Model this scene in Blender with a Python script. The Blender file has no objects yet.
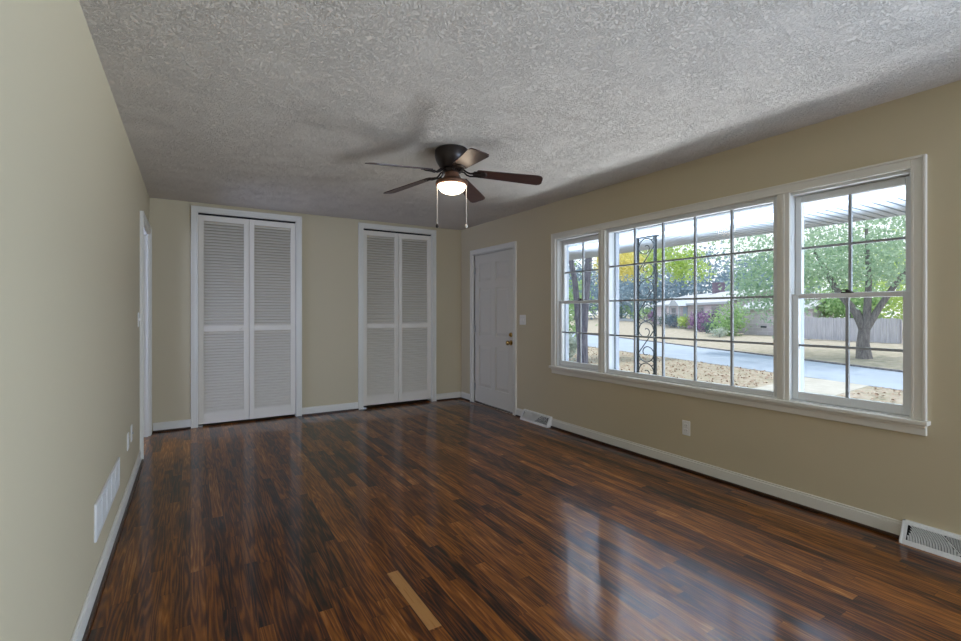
import bpy, bmesh, math, random
import numpy as np
from mathutils import Vector, Matrix
C = bpy.context.scene.collection
PI = math.pi
# ------------------------------------------------------------------ camera, sky, sun, exposure
cam_d = bpy.data.cameras.new('camera'); cam = bpy.data.objects.new('camera', cam_d); C.objects.link(cam)
YAW = 0.554141
cam.location = (0, 0, 1.2541); cam.rotation_euler = (PI/2, 0, -YAW)
cam_d.sensor_width = 36; cam_d.lens = 468.72/961*36; cam_d.shift_y = -(320.5-311.79)/961
cam_d.clip_start = .02; cam_d.clip_end = 600
bpy.context.scene.camera = cam
sc = bpy.context.scene
sc.view_settings.view_transform = 'Standard'; sc.view_settings.look = 'None'
sc.view_settings.exposure = 0.0; sc.view_settings.gamma = 1; sc.view_settings.use_curve_mapping = False
sc.cycles.use_denoising = True
sc.cycles.max_bounces = 10; sc.cycles.diffuse_bounces = 6; sc.cycles.transparent_max_bounces = 16
sc.cycles.sample_clamp_indirect = 6
W = bpy.data.worlds.new('sky'); sc.world = W; W.use_nodes = True
wn = W.node_tree.nodes; wl = W.node_tree.links
bg = wn['Background']
tc = wn.new('ShaderNodeTexCoord'); sx = wn.new('ShaderNodeSeparateXYZ'); rp = wn.new('ShaderNodeValToRGB')
wl.new(tc.outputs['Generated'], sx.inputs[0]); wl.new(sx.outputs['Z'], rp.inputs[0]); wl.new(rp.outputs[0], bg.inputs[0])
rp.color_ramp.elements[0].position = 0.0; rp.color_ramp.elements[0].color = (.95, .97, 1, 1)
rp.color_ramp.elements[1].position = .8; rp.color_ramp.elements[1].color = (.62, .78, 1, 1)
bg.inputs[1].default_value = 1.5
sd = bpy.data.lights.new('sun', 'SUN'); sun = bpy.data.objects.new('sun', sd); C.objects.link(sun)
sd.energy = 3.2; sd.angle = .03; sd.color = (1, .95, .86)
sun.rotation_euler = (Vector((-.34, .12, -.93))).to_track_quat('-Z', 'Y').to_euler()
# unseen fill lamp added at a made-up front window behind the camera
ld = bpy.data.lights.new('front_fill_lamp', 'AREA'); lo = bpy.data.objects.new('front_fill_lamp', ld); C.objects.link(lo)
ld.shape = 'RECTANGLE'; ld.size = 1.9; ld.size_y = 1.3; ld.energy = 240; ld.color = (.57, .74, 1.0)
lo.location = (3.62, -1.35, 1.33); lo.rotation_euler = Vector((-.80, .60, .03)).to_track_quat('-Z', 'Y').to_euler()

# fill lamp added below the sill, standing in for porch slab bounce
pd = bpy.data.lights.new('porch_fill_lamp', 'AREA'); po = bpy.data.objects.new('porch_fill_lamp', pd); C.objects.link(po)
pd.shape = 'RECTANGLE'; pd.size = 4.4; pd.size_y = .5; pd.energy = 54; pd.color = (.82, .88, 1.0); pd.spread = math.radians(95)
po.location = (5.05, 2.5, .14); po.rotation_euler = Vector((-.82, 0, .57)).to_track_quat('-Z', 'Y').to_euler()

qd = bpy.data.lights.new('porch_slab_fill', 'AREA'); qo = bpy.data.objects.new('porch_slab_fill', qd); C.objects.link(qo)  # upward lamp added out of sight to brighten porch ceiling and floor reflection
qd.shape = 'RECTANGLE'; qd.size = .8; qd.size_y = 6.2; qd.energy = 580; qd.color = (.68, .80, 1.0); qd.spread = math.radians(54)
qo.location = (4.92, 2.9, -.04); qo.rotation_euler = (PI, 0, 0)
# unseen fill lamp added at an invented rear window to brighten the far wall
rd = bpy.data.lights.new('rear_fill_lamp', 'AREA'); ro = bpy.data.objects.new('rear_fill_lamp', rd); C.objects.link(ro)
rd.shape = 'RECTANGLE'; rd.size = 1.5; rd.size_y = 1.2; rd.energy = 48; rd.color = (.74, .83, 1.0)
ro.location = (2.2, -4.27, 1.34); ro.rotation_euler = Vector((-.12, 1, 0)).to_track_quat('-Z', 'Y').to_euler()
# unseen fill lamp added in the hall, for bluish light assumed through the doorway
hd = bpy.data.lights.new('hall_fill_lamp', 'AREA'); ho = bpy.data.objects.new('hall_fill_lamp', hd); C.objects.link(ho)
hd.shape = 'RECTANGLE'; hd.size = 1.2; hd.size_y = 1.2; hd.energy = 62; hd.color = (.50, .62, 1.0)
ho.location = (-1.86, 5.2, 1.25); ho.rotation_euler = Vector((1, -.02, -.1)).to_track_quat('-Z', 'Y').to_euler()

# ------------------------------------------------------------------ helpers
class MB:
    def __init__(s): s.bm = bmesh.new()
    def box(s, lo, hi):
        x0, y0, z0 = lo; x1, y1, z1 = hi
        v = [s.bm.verts.new(p) for p in ((x0,y0,z0),(x1,y0,z0),(x1,y1,z0),(x0,y1,z0),(x0,y0,z1),(x1,y0,z1),(x1,y1,z1),(x0,y1,z1))]
        for f in ((3,2,1,0),(4,5,6,7),(0,1,5,4),(1,2,6,5),(2,3,7,6),(3,0,4,7)): s.bm.faces.new([v[i] for i in f])
        return s
    def hexa(s, pts):
        v = [s.bm.verts.new(p) for p in pts]
        for f in ((3,2,1,0),(4,5,6,7),(0,1,5,4),(1,2,6,5),(2,3,7,6),(3,0,4,7)): s.bm.faces.new([v[i] for i in f])
        return s
    def prism(s, poly, axis, a, b):
        def P(p, t):
            return {'x': (t, p[0], p[1]), 'y': (p[0], t, p[1]), 'z': (p[0], p[1], t)}[axis]
        A = [s.bm.verts.new(P(p, a)) for p in poly]; B = [s.bm.verts.new(P(p, b)) for p in poly]
        n = len(poly)
        s.bm.faces.new(A[::-1]); s.bm.faces.new(B)
        for i in range(n): s.bm.faces.new((A[i], A[(i+1) % n], B[(i+1) % n], B[i]))
        return s
    def lathe(s, prof, n=32, M=None):
        M = M or Matrix.Identity(4); rings = []
        for r, z in prof:
            if r < 1e-5: rings.append([s.bm.verts.new(M @ Vector((0, 0, z)))])
            else: rings.append([s.bm.verts.new(M @ Vector((r*math.cos(2*PI*i/n), r*math.sin(2*PI*i/n), z))) for i in range(n)])
        for A, B in zip(rings, rings[1:]):
            for i in range(n):
                j = (i+1) % n
                if len(A) == 1 and len(B) == 1: continue
                if len(A) == 1: s.bm.faces.new((A[0], B[i], B[j]))
                elif len(B) == 1: s.bm.faces.new((A[i], A[j], B[0]))
                else: s.bm.faces.new((A[i], A[j], B[j], B[i]))
        return s
    def tube(s, pts, r, n=8):
        pts = [Vector(p) for p in pts]; rs = r if isinstance(r, (list, tuple)) else [r]*len(pts)
        rings = []; up = Vector((.123, .345, .93))
        for i, p in enumerate(pts):
            t = (pts[min(i+1, len(pts)-1)]-pts[max(i-1, 0)]).normalized()
            a = t.cross(up)
            if a.length < .05: a = t.cross(Vector((1, 0, 0)))
            a.normalize(); b = t.cross(a); up = b.cross(t) if False else up
            rings.append([s.bm.verts.new(p+(a*math.cos(2*PI*k/n)+b*math.sin(2*PI*k/n))*rs[i]) for k in range(n)])
        for A, B in zip(rings, rings[1:]):
            for k in range(n): s.bm.faces.new((A[k], A[(k+1) % n], B[(k+1) % n], B[k]))
        s.bm.faces.new(rings[0][::-1]); s.bm.faces.new(rings[-1])
        return s
    def build(s, name, mat, parent=None, smooth=False, bevel=0):
        bmesh.ops.recalc_face_normals(s.bm, faces=s.bm.faces)
        me = bpy.data.meshes.new(name); s.bm.to_mesh(me); s.bm.free()
        if smooth:
            for p in me.polygons: p.use_smooth = True
        me.materials.append(mat)
        o = bpy.data.objects.new(name, me); C.objects.link(o)
        if parent: o.parent = parent
        if bevel:
            m = o.modifiers.new('bevel', 'BEVEL'); m.width = bevel; m.segments = 2; m.limit_method = 'ANGLE'
        if smooth:
            m = o.modifiers.new('split', 'EDGE_SPLIT'); m.split_angle = math.radians(40)
        return o
def tag(o, label=None, cat=None, group=None, kind=None):
    if label: o['label'] = label
    if cat: o['category'] = cat
    if group: o['group'] = group
    if kind: o['kind'] = kind
    return o
def empty(name, loc=(0, 0, 0), rz=0):
    o = bpy.data.objects.new(name, None); C.objects.link(o); o.location = loc; o.rotation_euler = (0, 0, rz)
    o.empty_display_size = .1
    return o
def struct(name, mb, m, label=None, cat=None, bevel=0):
    return tag(mb.build(name, m, bevel=bevel), label, cat, kind='structure')
# ------------------------------------------------------------------ materials
def mat(name, col, rough=.5, metal=0, spec=.5):
    m = bpy.data.materials.new(name); m.use_nodes = True
    b = m.node_tree.nodes['Principled BSDF']
    b.inputs['Base Color'].default_value = (*col, 1); b.inputs['Roughness'].default_value = rough
    b.inputs['Metallic'].default_value = metal; b.inputs['Specular IOR Level'].default_value = spec
    return m
def nt(m): return m.node_tree.nodes, m.node_tree.links, m.node_tree.nodes['Principled BSDF']
def noise_bump(m, scale, strength, dist=.002, detail=3, coord='Object'):
    n, l, b = nt(m)
    t = n.new('ShaderNodeTexCoord'); z = n.new('ShaderNodeTexNoise'); u = n.new('ShaderNodeBump')
    z.inputs['Scale'].default_value = scale; z.inputs['Detail'].default_value = detail
    u.inputs['Strength'].default_value = strength; u.inputs['Distance'].default_value = dist
    l.new(t.outputs[coord], z.inputs['Vector']); l.new(z.outputs['Fac'], u.inputs['Height']); l.new(u.outputs[0], b.inputs['Normal'])
    return m
def noise_color(m, scale, stops, detail=4, rough=.6, coord='Object', stretch=None):
    n, l, b = nt(m)
    t = n.new('ShaderNodeTexCoord'); z = n.new('ShaderNodeTexNoise'); r = n.new('ShaderNodeValToRGB')
    z.inputs['Scale'].default_value = scale; z.inputs['Detail'].default_value = detail; z.inputs['Roughness'].default_value = rough
    src = t.outputs[coord]
    if stretch:
        mp = n.new('ShaderNodeMapping'); mp.inputs['Scale'].default_value = stretch; l.new(src, mp.inputs[0]); src = mp.outputs[0]
    l.new(src, z.inputs['Vector']); l.new(z.outputs['Fac'], r.inputs[0]); l.new(r.outputs[0], b.inputs['Base Color'])
    e = r.color_ramp.elements
    while len(e) < len(stops): e.new(.5)
    for k, (p, c) in enumerate(stops): e[k].position = p; e[k].color = (*c, 1)
    return m
M = {}
M['wall'] = noise_bump(mat('beige_paint', (.565, .487, .33), .6, spec=.35), 220, .12, .001)
M['trim'] = mat('white_trim_paint', (.73, .70, .62), .38)
M['door'] = mat('white_door_paint', (.66, .62, .53), .42)
M['closet'] = mat('aged_white_paint', (.76, .70, .60), .45)
M['vinyl'] = mat('white_vinyl', (.72, .73, .72), .35)
M['ext_trim'] = mat('exterior_trim', (.40, .43, .48), .5)
M['muntin'] = mat('backlit_muntin', (.33, .35, .37), .5)  # backlit shade on the bars is put into this grey
M['dark_gap'] = mat('dark_gap', (.01, .009, .008), .9)
M['shoe'] = mat('stained_wood', (.05, .022, .01), .35)
M['plastic'] = mat('white_plastic', (.78, .76, .71), .35)
M['enamel'] = mat('white_enamel', (.72, .71, .68), .35)
M['brass'] = mat('brass', (.55, .36, .12), .25, 1)
M['steel'] = mat('steel', (.5, .5, .5), .3, 1)
M['bronze'] = mat('dark_bronze', (.022, .014, .011), .35, .3)
M['copper'] = mat('antique_copper', (.20, .10, .06), .38, .6)
M['chain'] = mat('pale_chain', (.75, .72, .66), .4, .2)
M['iron'] = mat('black_iron', (.012, .016, .018), .5, .2)
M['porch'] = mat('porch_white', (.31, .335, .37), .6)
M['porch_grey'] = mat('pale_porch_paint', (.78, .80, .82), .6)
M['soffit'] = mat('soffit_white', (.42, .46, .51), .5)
M['concrete'] = noise_color(mat('concrete', (.5, .48, .45), .9), 2.2, [(.3, (.44, .41, .37)), (.7, (.56, .53, .49))])
# ceiling: stomped texture
m = M['ceiling'] = mat('textured_ceiling', (.75, .685, .60), .85, spec=.2)
n, l, b = nt(m)
t = n.new('ShaderNodeTexCoord'); a = n.new('ShaderNodeTexNoise'); a.inputs['Scale'].default_value = 62; a.inputs['Detail'].default_value = 4; a.inputs['Distortion'].default_value = 1.6
v = n.new('ShaderNodeTexNoise'); v.inputs['Scale'].default_value = 6
mr = n.new('ShaderNodeValToRGB'); mr.color_ramp.elements[0].position = .46; mr.color_ramp.elements[1].position = .60
mu = n.new('ShaderNodeMath'); mu.operation = 'MULTIPLY'
u = n.new('ShaderNodeBump'); u.inputs['Strength'].default_value = 1; u.inputs['Distance'].default_value = .014
l.new(t.outputs['Object'], a.inputs['Vector']); l.new(t.outputs['Object'], v.inputs['Vector'])
l.new(a.outputs['Fac'], mr.inputs[0]); l.new(mr.outputs[0], mu.inputs[0]); l.new(v.outputs['Fac'], mu.inputs[1]); l.new(mu.outputs[0], u.inputs['Height']); l.new(u.outputs[0], b.inputs['Normal'])
# fan blade wood
M['blade'] = noise_color(mat('blade_wood', (.05, .02, .015), .35), 8, [(.3, (.030, .011, .009)), (.7, (.062, .024, .016))], stretch=(2, 20, 2))
# oak strip floor
def floor_mat():
    m = mat('oak_strip_floor', (.1, .05, .02), .3); n, l, b = nt(m)
    def math_(op, x, y=None, z=None):
        q = n.new('ShaderNodeMath'); q.operation = op
        for i, k in enumerate((x, y, z)):
            if k is None: continue
            if isinstance(k, (int, float)): q.inputs[i].default_value = k
            else: l.new(k, q.inputs[i])
        return q.outputs[0]
    t = n.new('ShaderNodeTexCoord'); s = n.new('ShaderNodeSeparateXYZ'); l.new(t.outputs['Object'], s.inputs[0])
    X, Y = s.outputs['X'], s.outputs['Y']
    BW = .057
    xi = math_('DIVIDE', X, BW); ix = math_('FLOOR', xi); fx = math_('SUBTRACT', xi, ix)
    w1 = n.new('ShaderNodeTexWhiteNoise'); w1.noise_dimensions = '1D'; l.new(ix, w1.inputs['W'])
    ln = math_('MULTIPLY_ADD', w1.outputs['Value'], .55, .55)
    yo = math_('MULTIPLY_ADD', w1.outputs['Value'], 37.3, Y); yi = math_('DIVIDE', yo, ln); iy = math_('FLOOR', yi); fy = math_('SUBTRACT', yi, iy)
    cv = n.new('ShaderNodeCombineXYZ'); l.new(ix, cv.inputs[0]); l.new(iy, cv.inputs[1])
    w2 = n.new('ShaderNodeTexWhiteNoise'); w2.noise_dimensions = '2D'; l.new(cv.outputs[0], w2.inputs['Vector'])
    bid = w2.outputs['Value']
    # the odd pale replacement board
    inx = math_('COMPARE', ix, 14.0, .4); iny = math_('LESS_THAN', math_('ABSOLUTE', math_('SUBTRACT', Y, 1.91)), .235)
    patch = math_('MULTIPLY', inx, iny)
    # grain
    gx = math_('MULTIPLY_ADD', bid, 13.7, X)
    gv = n.new('ShaderNodeCombineXYZ'); l.new(math_('MULTIPLY', gx, 75), gv.inputs[0]); l.new(math_('MULTIPLY_ADD', bid, 9, math_('MULTIPLY', Y, 5.5)), gv.inputs[1])
    g = n.new('ShaderNodeTexNoise'); g.inputs['Scale'].default_value = 1; g.inputs['Detail'].default_value = 5; g.inputs['Roughness'].default_value = .65; l.new(gv.outputs[0], g.inputs['Vector'])
    # cathedral figure: rings bent by a slow noise
    cg = n.new('ShaderNodeCombineXYZ'); l.new(math_('MULTIPLY', gx, 24), cg.inputs[0]); l.new(math_('MULTIPLY_ADD', bid, 31, math_('MULTIPLY', Y, 1.3)), cg.inputs[1])
    c = n.new('ShaderNodeTexNoise'); c.inputs['Scale'].default_value = 1; c.inputs['Detail'].default_value = 1; l.new(cg.outputs[0], c.inputs['Vector'])
    rings = math_('SINE', math_('MULTIPLY', c.outputs['Fac'], 46)); rings = math_('MULTIPLY_ADD', rings, .5, .5); rings = math_('POWER', rings, 1.6)
    # slow stain variation over the whole floor
    sl = n.new('ShaderNodeTexNoise'); sl.inputs['Scale'].default_value = 1.3; sl.inputs['Detail'].default_value = 2; l.new(t.outputs['Object'], sl.inputs['Vector'])
    tone = math_('ADD', math_('MULTIPLY', bid, .36), math_('ADD', math_('MULTIPLY', g.outputs['Fac'], .66), math_('MULTIPLY', rings, .21)))
    tone = math_('ADD', tone, math_('MULTIPLY', math_('SUBTRACT', sl.outputs['Fac'], .5), .35))
    tone = math_('MULTIPLY_ADD', patch, .40, tone)
    r = n.new('ShaderNodeValToRGB'); l.new(tone, r.inputs[0]); e = r.color_ramp.elements
    e.new(.5); e.new(.5)
    for k, (p, col) in enumerate([(.33, (.005, .0008, .0001)), (.53, (.064, .0145, .0005)), (.82, (.22, .068, .004)), (1.0, (.36, .17, .05))]): e[k].position = p; e[k].color = (*col, 1)
    ex = math_('MINIMUM', fx, math_('SUBTRACT', 1, fx)); ey = math_('MULTIPLY', math_('MINIMUM', fy, math_('SUBTRACT', 1, fy)), 14)
    gap = n.new('ShaderNodeMapRange'); l.new(math_('MINIMUM', ex, ey), gap.inputs[0]); gap.inputs[1].default_value = .0; gap.inputs[2].default_value = .035; gap.inputs[3].default_value = .35; gap.inputs[4].default_value = 1
    mx = n.new('ShaderNodeMix'); mx.data_type = 'RGBA'; mx.blend_type = 'MULTIPLY'; mx.inputs['Factor'].default_value = 1
    l.new(r.outputs[0], mx.inputs['A']); l.new(gap.outputs[0], mx.inputs['B']); l.new(mx.outputs['Result'], b.inputs['Base Color'])
    # varnish: each strip lies at a slightly different tilt
    hb = math_('ADD', math_('MULTIPLY', gap.outputs[0], .5), math_('MULTIPLY', g.outputs['Fac'], .25))
    u = n.new('ShaderNodeBump'); u.inputs['Strength'].default_value = .10; u.inputs['Distance'].default_value = .0016; l.new(hb, u.inputs['Height'])
    l.new(u.outputs[0], b.inputs['Normal'])
    b.inputs['Roughness'].default_value = .5; b.inputs['Specular IOR Level'].default_value = .15
    b.inputs['Coat Weight'].default_value = .66; b.inputs['Coat Roughness'].default_value = .12; b.inputs['Coat IOR'].default_value = 1.57
    l.new(u.outputs[0], b.inputs['Coat Normal'])
    return m
M['floor'] = floor_mat()
# thin window glass
m = M['glass'] = bpy.data.materials.new('window_glass'); m.use_nodes = True; n = m.node_tree.nodes; l = m.node_tree.links; n.clear()
o_ = n.new('ShaderNodeOutputMaterial'); tr = n.new('ShaderNodeBsdfTransparent'); gl = n.new('ShaderNodeBsdfGlossy'); mx = n.new('ShaderNodeMixShader'); fr = n.new('ShaderNodeLayerWeight'); pw_ = n.new('ShaderNodeMath'); ma_ = n.new('ShaderNodeMath')
tr.inputs[0].default_value = (.97, .985, .98, 1); gl.inputs['Roughness'].default_value = .01; pw_.operation = 'POWER'; pw_.inputs[1].default_value = 5; ma_.operation = 'MULTIPLY_ADD'; ma_.inputs[1].default_value = .6; ma_.inputs[2].default_value = .010; fr.inputs[0].default_value = .5
l.new(fr.outputs['Facing'], pw_.inputs[0]); l.new(pw_.outputs[0], ma_.inputs[0]); l.new(ma_.outputs[0], mx.inputs[0]); l.new(tr.outputs[0], mx.inputs[1]); l.new(gl.outputs[0], mx.inputs[2]); l.new(mx.outputs[0], o_.inputs[0])
# glowing bowl
m = M['bowl'] = mat('frosted_bowl', (.9, .85, .78), .4); n, l, b = nt(m)
b.inputs['Emission Color'].default_value = (1, .80, .58, 1); b.inputs['Emission Strength'].default_value = 9
# leaves
def leaf_mat(name, c1, c2, tr=.45):
    m = bpy.data.materials.new(name); m.use_nodes = True; n = m.node_tree.nodes; l = m.node_tree.links; n.clear()
    o = n.new('ShaderNodeOutputMaterial'); d = n.new('ShaderNodeBsdfDiffuse'); t = n.new('ShaderNodeBsdfTranslucent'); x = n.new('ShaderNodeMixShader')
    g = n.new('ShaderNodeTexCoord'); z = n.new('ShaderNodeTexNoise'); z.inputs['Scale'].default_value = 2.2; z.inputs['Detail'].default_value = 6; z.inputs['Roughness'].default_value = .8
    r = n.new('ShaderNodeValToRGB'); r.color_ramp.elements[0].position = .35; r.color_ramp.elements[1].position = .65
    r.color_ramp.elements[0].color = (*c1, 1); r.color_ramp.elements[1].color = (*c2, 1)
    l.new(g.outputs['Object'], z.inputs['Vector']); l.new(z.outputs['Fac'], r.inputs[0])
    l.new(r.outputs[0], d.inputs[0]); l.new(r.outputs[0], t.inputs[0]); x.inputs[0].default_value = tr
    l.new(d.outputs[0], x.inputs[1]); l.new(t.outputs[0], x.inputs[2]); l.new(x.outputs[0], o.inputs[0])
    return m
L = {'green': leaf_mat('leaf_green', (.24, .40, .18), (.50, .66, .36), .5), 'pale': leaf_mat('leaf_pale', (.26, .40, .27), (.62, .76, .58)),
     'yellow': leaf_mat('leaf_yellow', (.80, .74, .26), (.92, .84, .46), .6), 'chart': leaf_mat('leaf_chartreuse', (.42, .58, .16), (.70, .80, .36), .6),
     'blue': leaf_mat('leaf_haze_bluegreen', (.20, .28, .34), (.38, .48, .56), .3), 'dark': leaf_mat('leaf_dark', (.10, .16, .16), (.24, .34, .31), .3),  # blue leaves: distance haze of the far trees mixed into the colour
     'purple': leaf_mat('leaf_purple', (.22, .12, .26), (.50, .34, .52), .35), 'white': leaf_mat('leaf_silver', (.45, .52, .46), (.72, .76, .72), .35),
     'litter': leaf_mat('leaf_litter', (.30, .20, .15), (.60, .48, .40), .1)}
M['bark'] = noise_bump(noise_color(mat('bark', (.2, .17, .15), .9), 3, [(.3, (.12, .11, .12)), (.7, (.30, .28, .28))], stretch=(6, 6, 1.2)), 14, .6, .03)
M['bark_dark'] = noise_bump(noise_color(mat('bark_dark', (.1, .1, .12), .9), 3, [(.3, (.09, .09, .13)), (.7, (.28, .27, .33))], stretch=(6, 6, 1.2)), 14, .6, .03)

# ------------------------------------------------------------------ room shell
XL, XR, YB, YF, H = -.362, 3.35, 5.944, -4.2, 2.44
CY = (1.626, 3.027)
struct('floor', MB().box((-1.9, YF, -.12), (XR, YB+.02, 0)), M['floor'], 'dark glossy oak strip floor with one pale replaced board', 'floor')
struct('ceiling', MB().box((-1.9, YF-.12, H), (XR+.13, YB+.8, H+.12)), M['ceiling'], 'stomp-textured off white ceiling', 'ceiling')
DL0, DL1, DLZ = 4.90, 5.775, 2.04           # left doorway
w = MB().box((XL-.12, YF, 0), (XL, DL0, H)).box((XL-.12, DL1, 0), (XL, YB, H)).box((XL-.12, DL0, DLZ), (XL, DL1, H))
struct('wall_left', w, M['wall'], 'long beige wall left of the closets, lit pale by daylight', 'wall')
C1 = (.068, 1.075); C2 = (1.895, 2.872); CZ = 2.335
w = MB().box((XL-.12, YB, 0), (C1[0], YB+.12, H)).box((C1[1], YB, 0), (C2[0], YB+.12, H)).box((C2[1], YB, 0), (XR+.13, YB+.12, H))
w.box((C1[0], YB, CZ), (C1[1], YB+.12, H)).box((C2[0], YB, CZ), (C2[1], YB+.12, H))
struct('wall_back', w, M['wall'], 'far beige wall holding the two louvered closets', 'wall')
w = MB().box((-.2, YB+.66, 0), (1.5, YB+.72, H)).box((1.6, YB+.66, 0), (3.3, YB+.72, H))
for x in (-.2, 1.44, 1.6, 3.24): w.box((x, YB+.12, 0), (x+.06, YB+.66, H))
struct('wall_closets', w, M['wall'], 'inner walls of the closets behind the louvered doors', 'wall')
struct('floor_closets', MB().box((-.2, YB+.02, -.12), (3.3, YB+.72, 0)), M['shoe'], 'dark closet floor behind the louvered doors', 'floor')
D0, D1, DZ = 4.648, 5.580, 2.032            # entry door opening
WY0, WY1, WZ0, WZ1 = .935, 3.86, .655, 2.034
V0, V1, VZ0, VZ1 = -2.3, -.4, .655, 2.018   # opening added behind the camera for the front fill lamp
XO = XR+.13
w = MB()
w.box((XR, D1, 0), (XO, YB+.12, H)).box((XR, D0, DZ), (XO, D1, H)).box((XR, WY1, 0), (XO, D0, H))
w.box((XR, WY0, 0), (XO, WY1, WZ0)).box((XR, WY0, WZ1), (XO, WY1, H)).box((XR, V1, 0), (XO, WY0, H))
w.box((XR, V0, 0), (XO, V1, VZ0)).box((XR, V0, VZ1), (XO, V1, H)).box((XR, YF, 0), (XO, V0, H))
struct('wall_right', w, M['wall'], 'beige front wall holding the entry door and the wide window', 'wall')
struct('wall_rear', MB().box((-1.9, YF-.12, 0), (1.4, YF, H)).box((3.0, YF-.12, 0), (XO, YF, H)).box((1.4, YF-.12, 0), (3.0, YF, .7)).box((1.4, YF-.12, 1.98), (3.0, YF, H)), M['wall'], 'beige wall behind the viewpoint', 'wall')
w = MB().box((-1.96, YF, 0), (-1.9, YB+.12, H)).box((-1.9, YB+.02, 0), (XL-.12, YB+.12, H))
struct('wall_hall', w, M['wall'], 'beige hall wall beyond the left doorway', 'wall')

def casing(name, axis, plane, out, a0, a1, z0, z1, wd=.064, label=None, sides=True, extra=(), cat='trim'):
    """three-sided casing round an opening a0..a1, z0..z1 on a wall plane; out = direction into the room"""
    mb = MB()
    def bx(p0, p1, q0, q1, th, th0=0):
        lo, hi = sorted((plane+out*th0, plane+out*th))
        if axis == 'y': mb.box((lo, p0, q0), (hi, p1, q1))
        else: mb.box((p0, lo, q0), (p1, hi, q1))
    bx(a0-wd, a0, z0, z1+wd, .018); bx(a1, a1+wd, z0, z1+wd, .018); bx(a0, a1, z1, z1+wd, .018)
    bb = .014
    bx(a0-wd, a0-wd+bb, z0, z1+wd, .027, .018); bx(a1+wd-bb, a1+wd, z0, z1+wd, .027, .018); bx(a0-wd+bb, a1+wd-bb, z1+wd-bb, z1+wd, .027, .018)
    bx(a0-.012, a0, z0, z1+.012, .023, .018); bx(a1, a1+.012, z0, z1+.012, .023, .018); bx(a0, a1, z1, z1+.012, .023, .018)
    for (y0, y1) in extra: bx(y0, y1, z0, z1, .018); bx(y0+.028, y1-.028, z0, z1, .024, .018)
    return struct(name, mb, M['trim'], label, cat, bevel=.003)
MU1, MU2 = (3.155, 3.235), (1.545, 1.622)
casing('trim_1', 'y', XR, -1, WY0, WY1, .672, WZ1, .062, 'white casing and mullions framing the wide front window', extra=(MU1, MU2))
mb = MB().box((XR-.048, WY0-.075, .648), (XR+.03, WY1+.075, .672)).box((XR-.018, WY0-.062, .590), (XR, WY1+.062, .648)).box((XR-.028, WY0-.062, .630), (XR-.018, WY1+.062, .648))
struct('trim_2', mb, M['trim'], 'white stool and apron below the wide front window', 'window sill', bevel=.004)
casing('trim_3', 'y', XR, -1, D0-.012, D1+.012, 0, DZ+.012, .062, 'white casing around the six panel entry door')
casing('trim_4', 'x', YB, -1, C1[0], C1[1], 0, CZ, .064, 'white casing around the left louvered closet')
casing('trim_5', 'x', YB, -1, C2[0], C2[1], 0, CZ, .064, 'white casing around the right louvered closet')
casing('trim_6', 'y', XL, 1, DL0, DL1, 0, DLZ, .062, 'white casing around the open doorway in the left wall')
# door jambs
mb = MB().box((XL-.12, DL1-.0, 0), (XL, DL1+.001, DLZ)).box((XL-.121, DL1-.018, 0), (XL+.001, DL1, DLZ)).box((XL-.121, DL0, 0), (XL+.001, DL0+.018, DLZ)).box((XL-.121, DL0+.018, DLZ-.018), (XL+.001, DL1-.018, DLZ)).box((XL-.075, DL1-.03, 0), (XL-.04, DL1-.018, DLZ-.018))
struct('trim_7', mb, M['trim'], 'white jamb lining the open doorway in the left wall', 'door jamb')
mb = MB().box((XR-.001, D0-.012, 0), (XO, D0, DZ+.012)).box((XR-.001, D1, 0), (XO, D1+.012, DZ+.012)).box((XR-.001, D0, DZ), (XO, D1, DZ+.012)).box((XR+.06, D0, 0), (XO, D1, .015))
struct('trim_8', mb, M['trim'], 'white jamb of the entry door', 'door jamb')
# baseboards with stained shoe moulding
def board(name, axis, plane, out, runs, label):
    mb = MB(); sh = MB()
    for a, b_ in runs:
        for (z0, z1, t0, t1, q) in ((.0, .082, 0, .014, mb), (.082, .096, 0, .009, mb), (0, .018, .014, .028, sh)):
            lo, hi = sorted((plane+out*t0, plane+out*t1))
            if axis == 'y': q.box((lo, a, z0), (hi, b_, z1))
            else: q.box((a, lo, z0), (b_, hi, z1))
    o = struct(name, mb, M['trim'], label, 'baseboard', bevel=.003)
    return o, sh
R1 = (3.925, 4.415); R2 = (.475, .970)
o, s1 = board('baseboard_right', 'y', XR, -1, [(YF, R2[0]), (R2[1], R1[0]), (R1[1], D0-.074), (D1+.074, YB-.014)], 'white baseboard along the front wall')
o, s2 = board('baseboard_left', 'y', XL, 1, [(YF, DL0-.062)], 'white baseboard along the left wall')
o, s3 = board('baseboard_back', 'x', YB, -1, [(XL+.03, C1[0]-.064), (C1[1]+.064, C2[0]-.064), (C2[1]+.064, XR-.014)], 'white baseboard along the back wall')
struct('trim_9', s1, M['shoe'], 'dark stained shoe moulding along the front wall', 'trim', bevel=.004)
struct('trim_10', s2, M['shoe'], 'dark stained shoe moulding along the left wall', 'trim', bevel=.004)
struct('trim_11', s3, M['shoe'], 'dark stained shoe moulding along the back wall', 'trim', bevel=.004)

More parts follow.
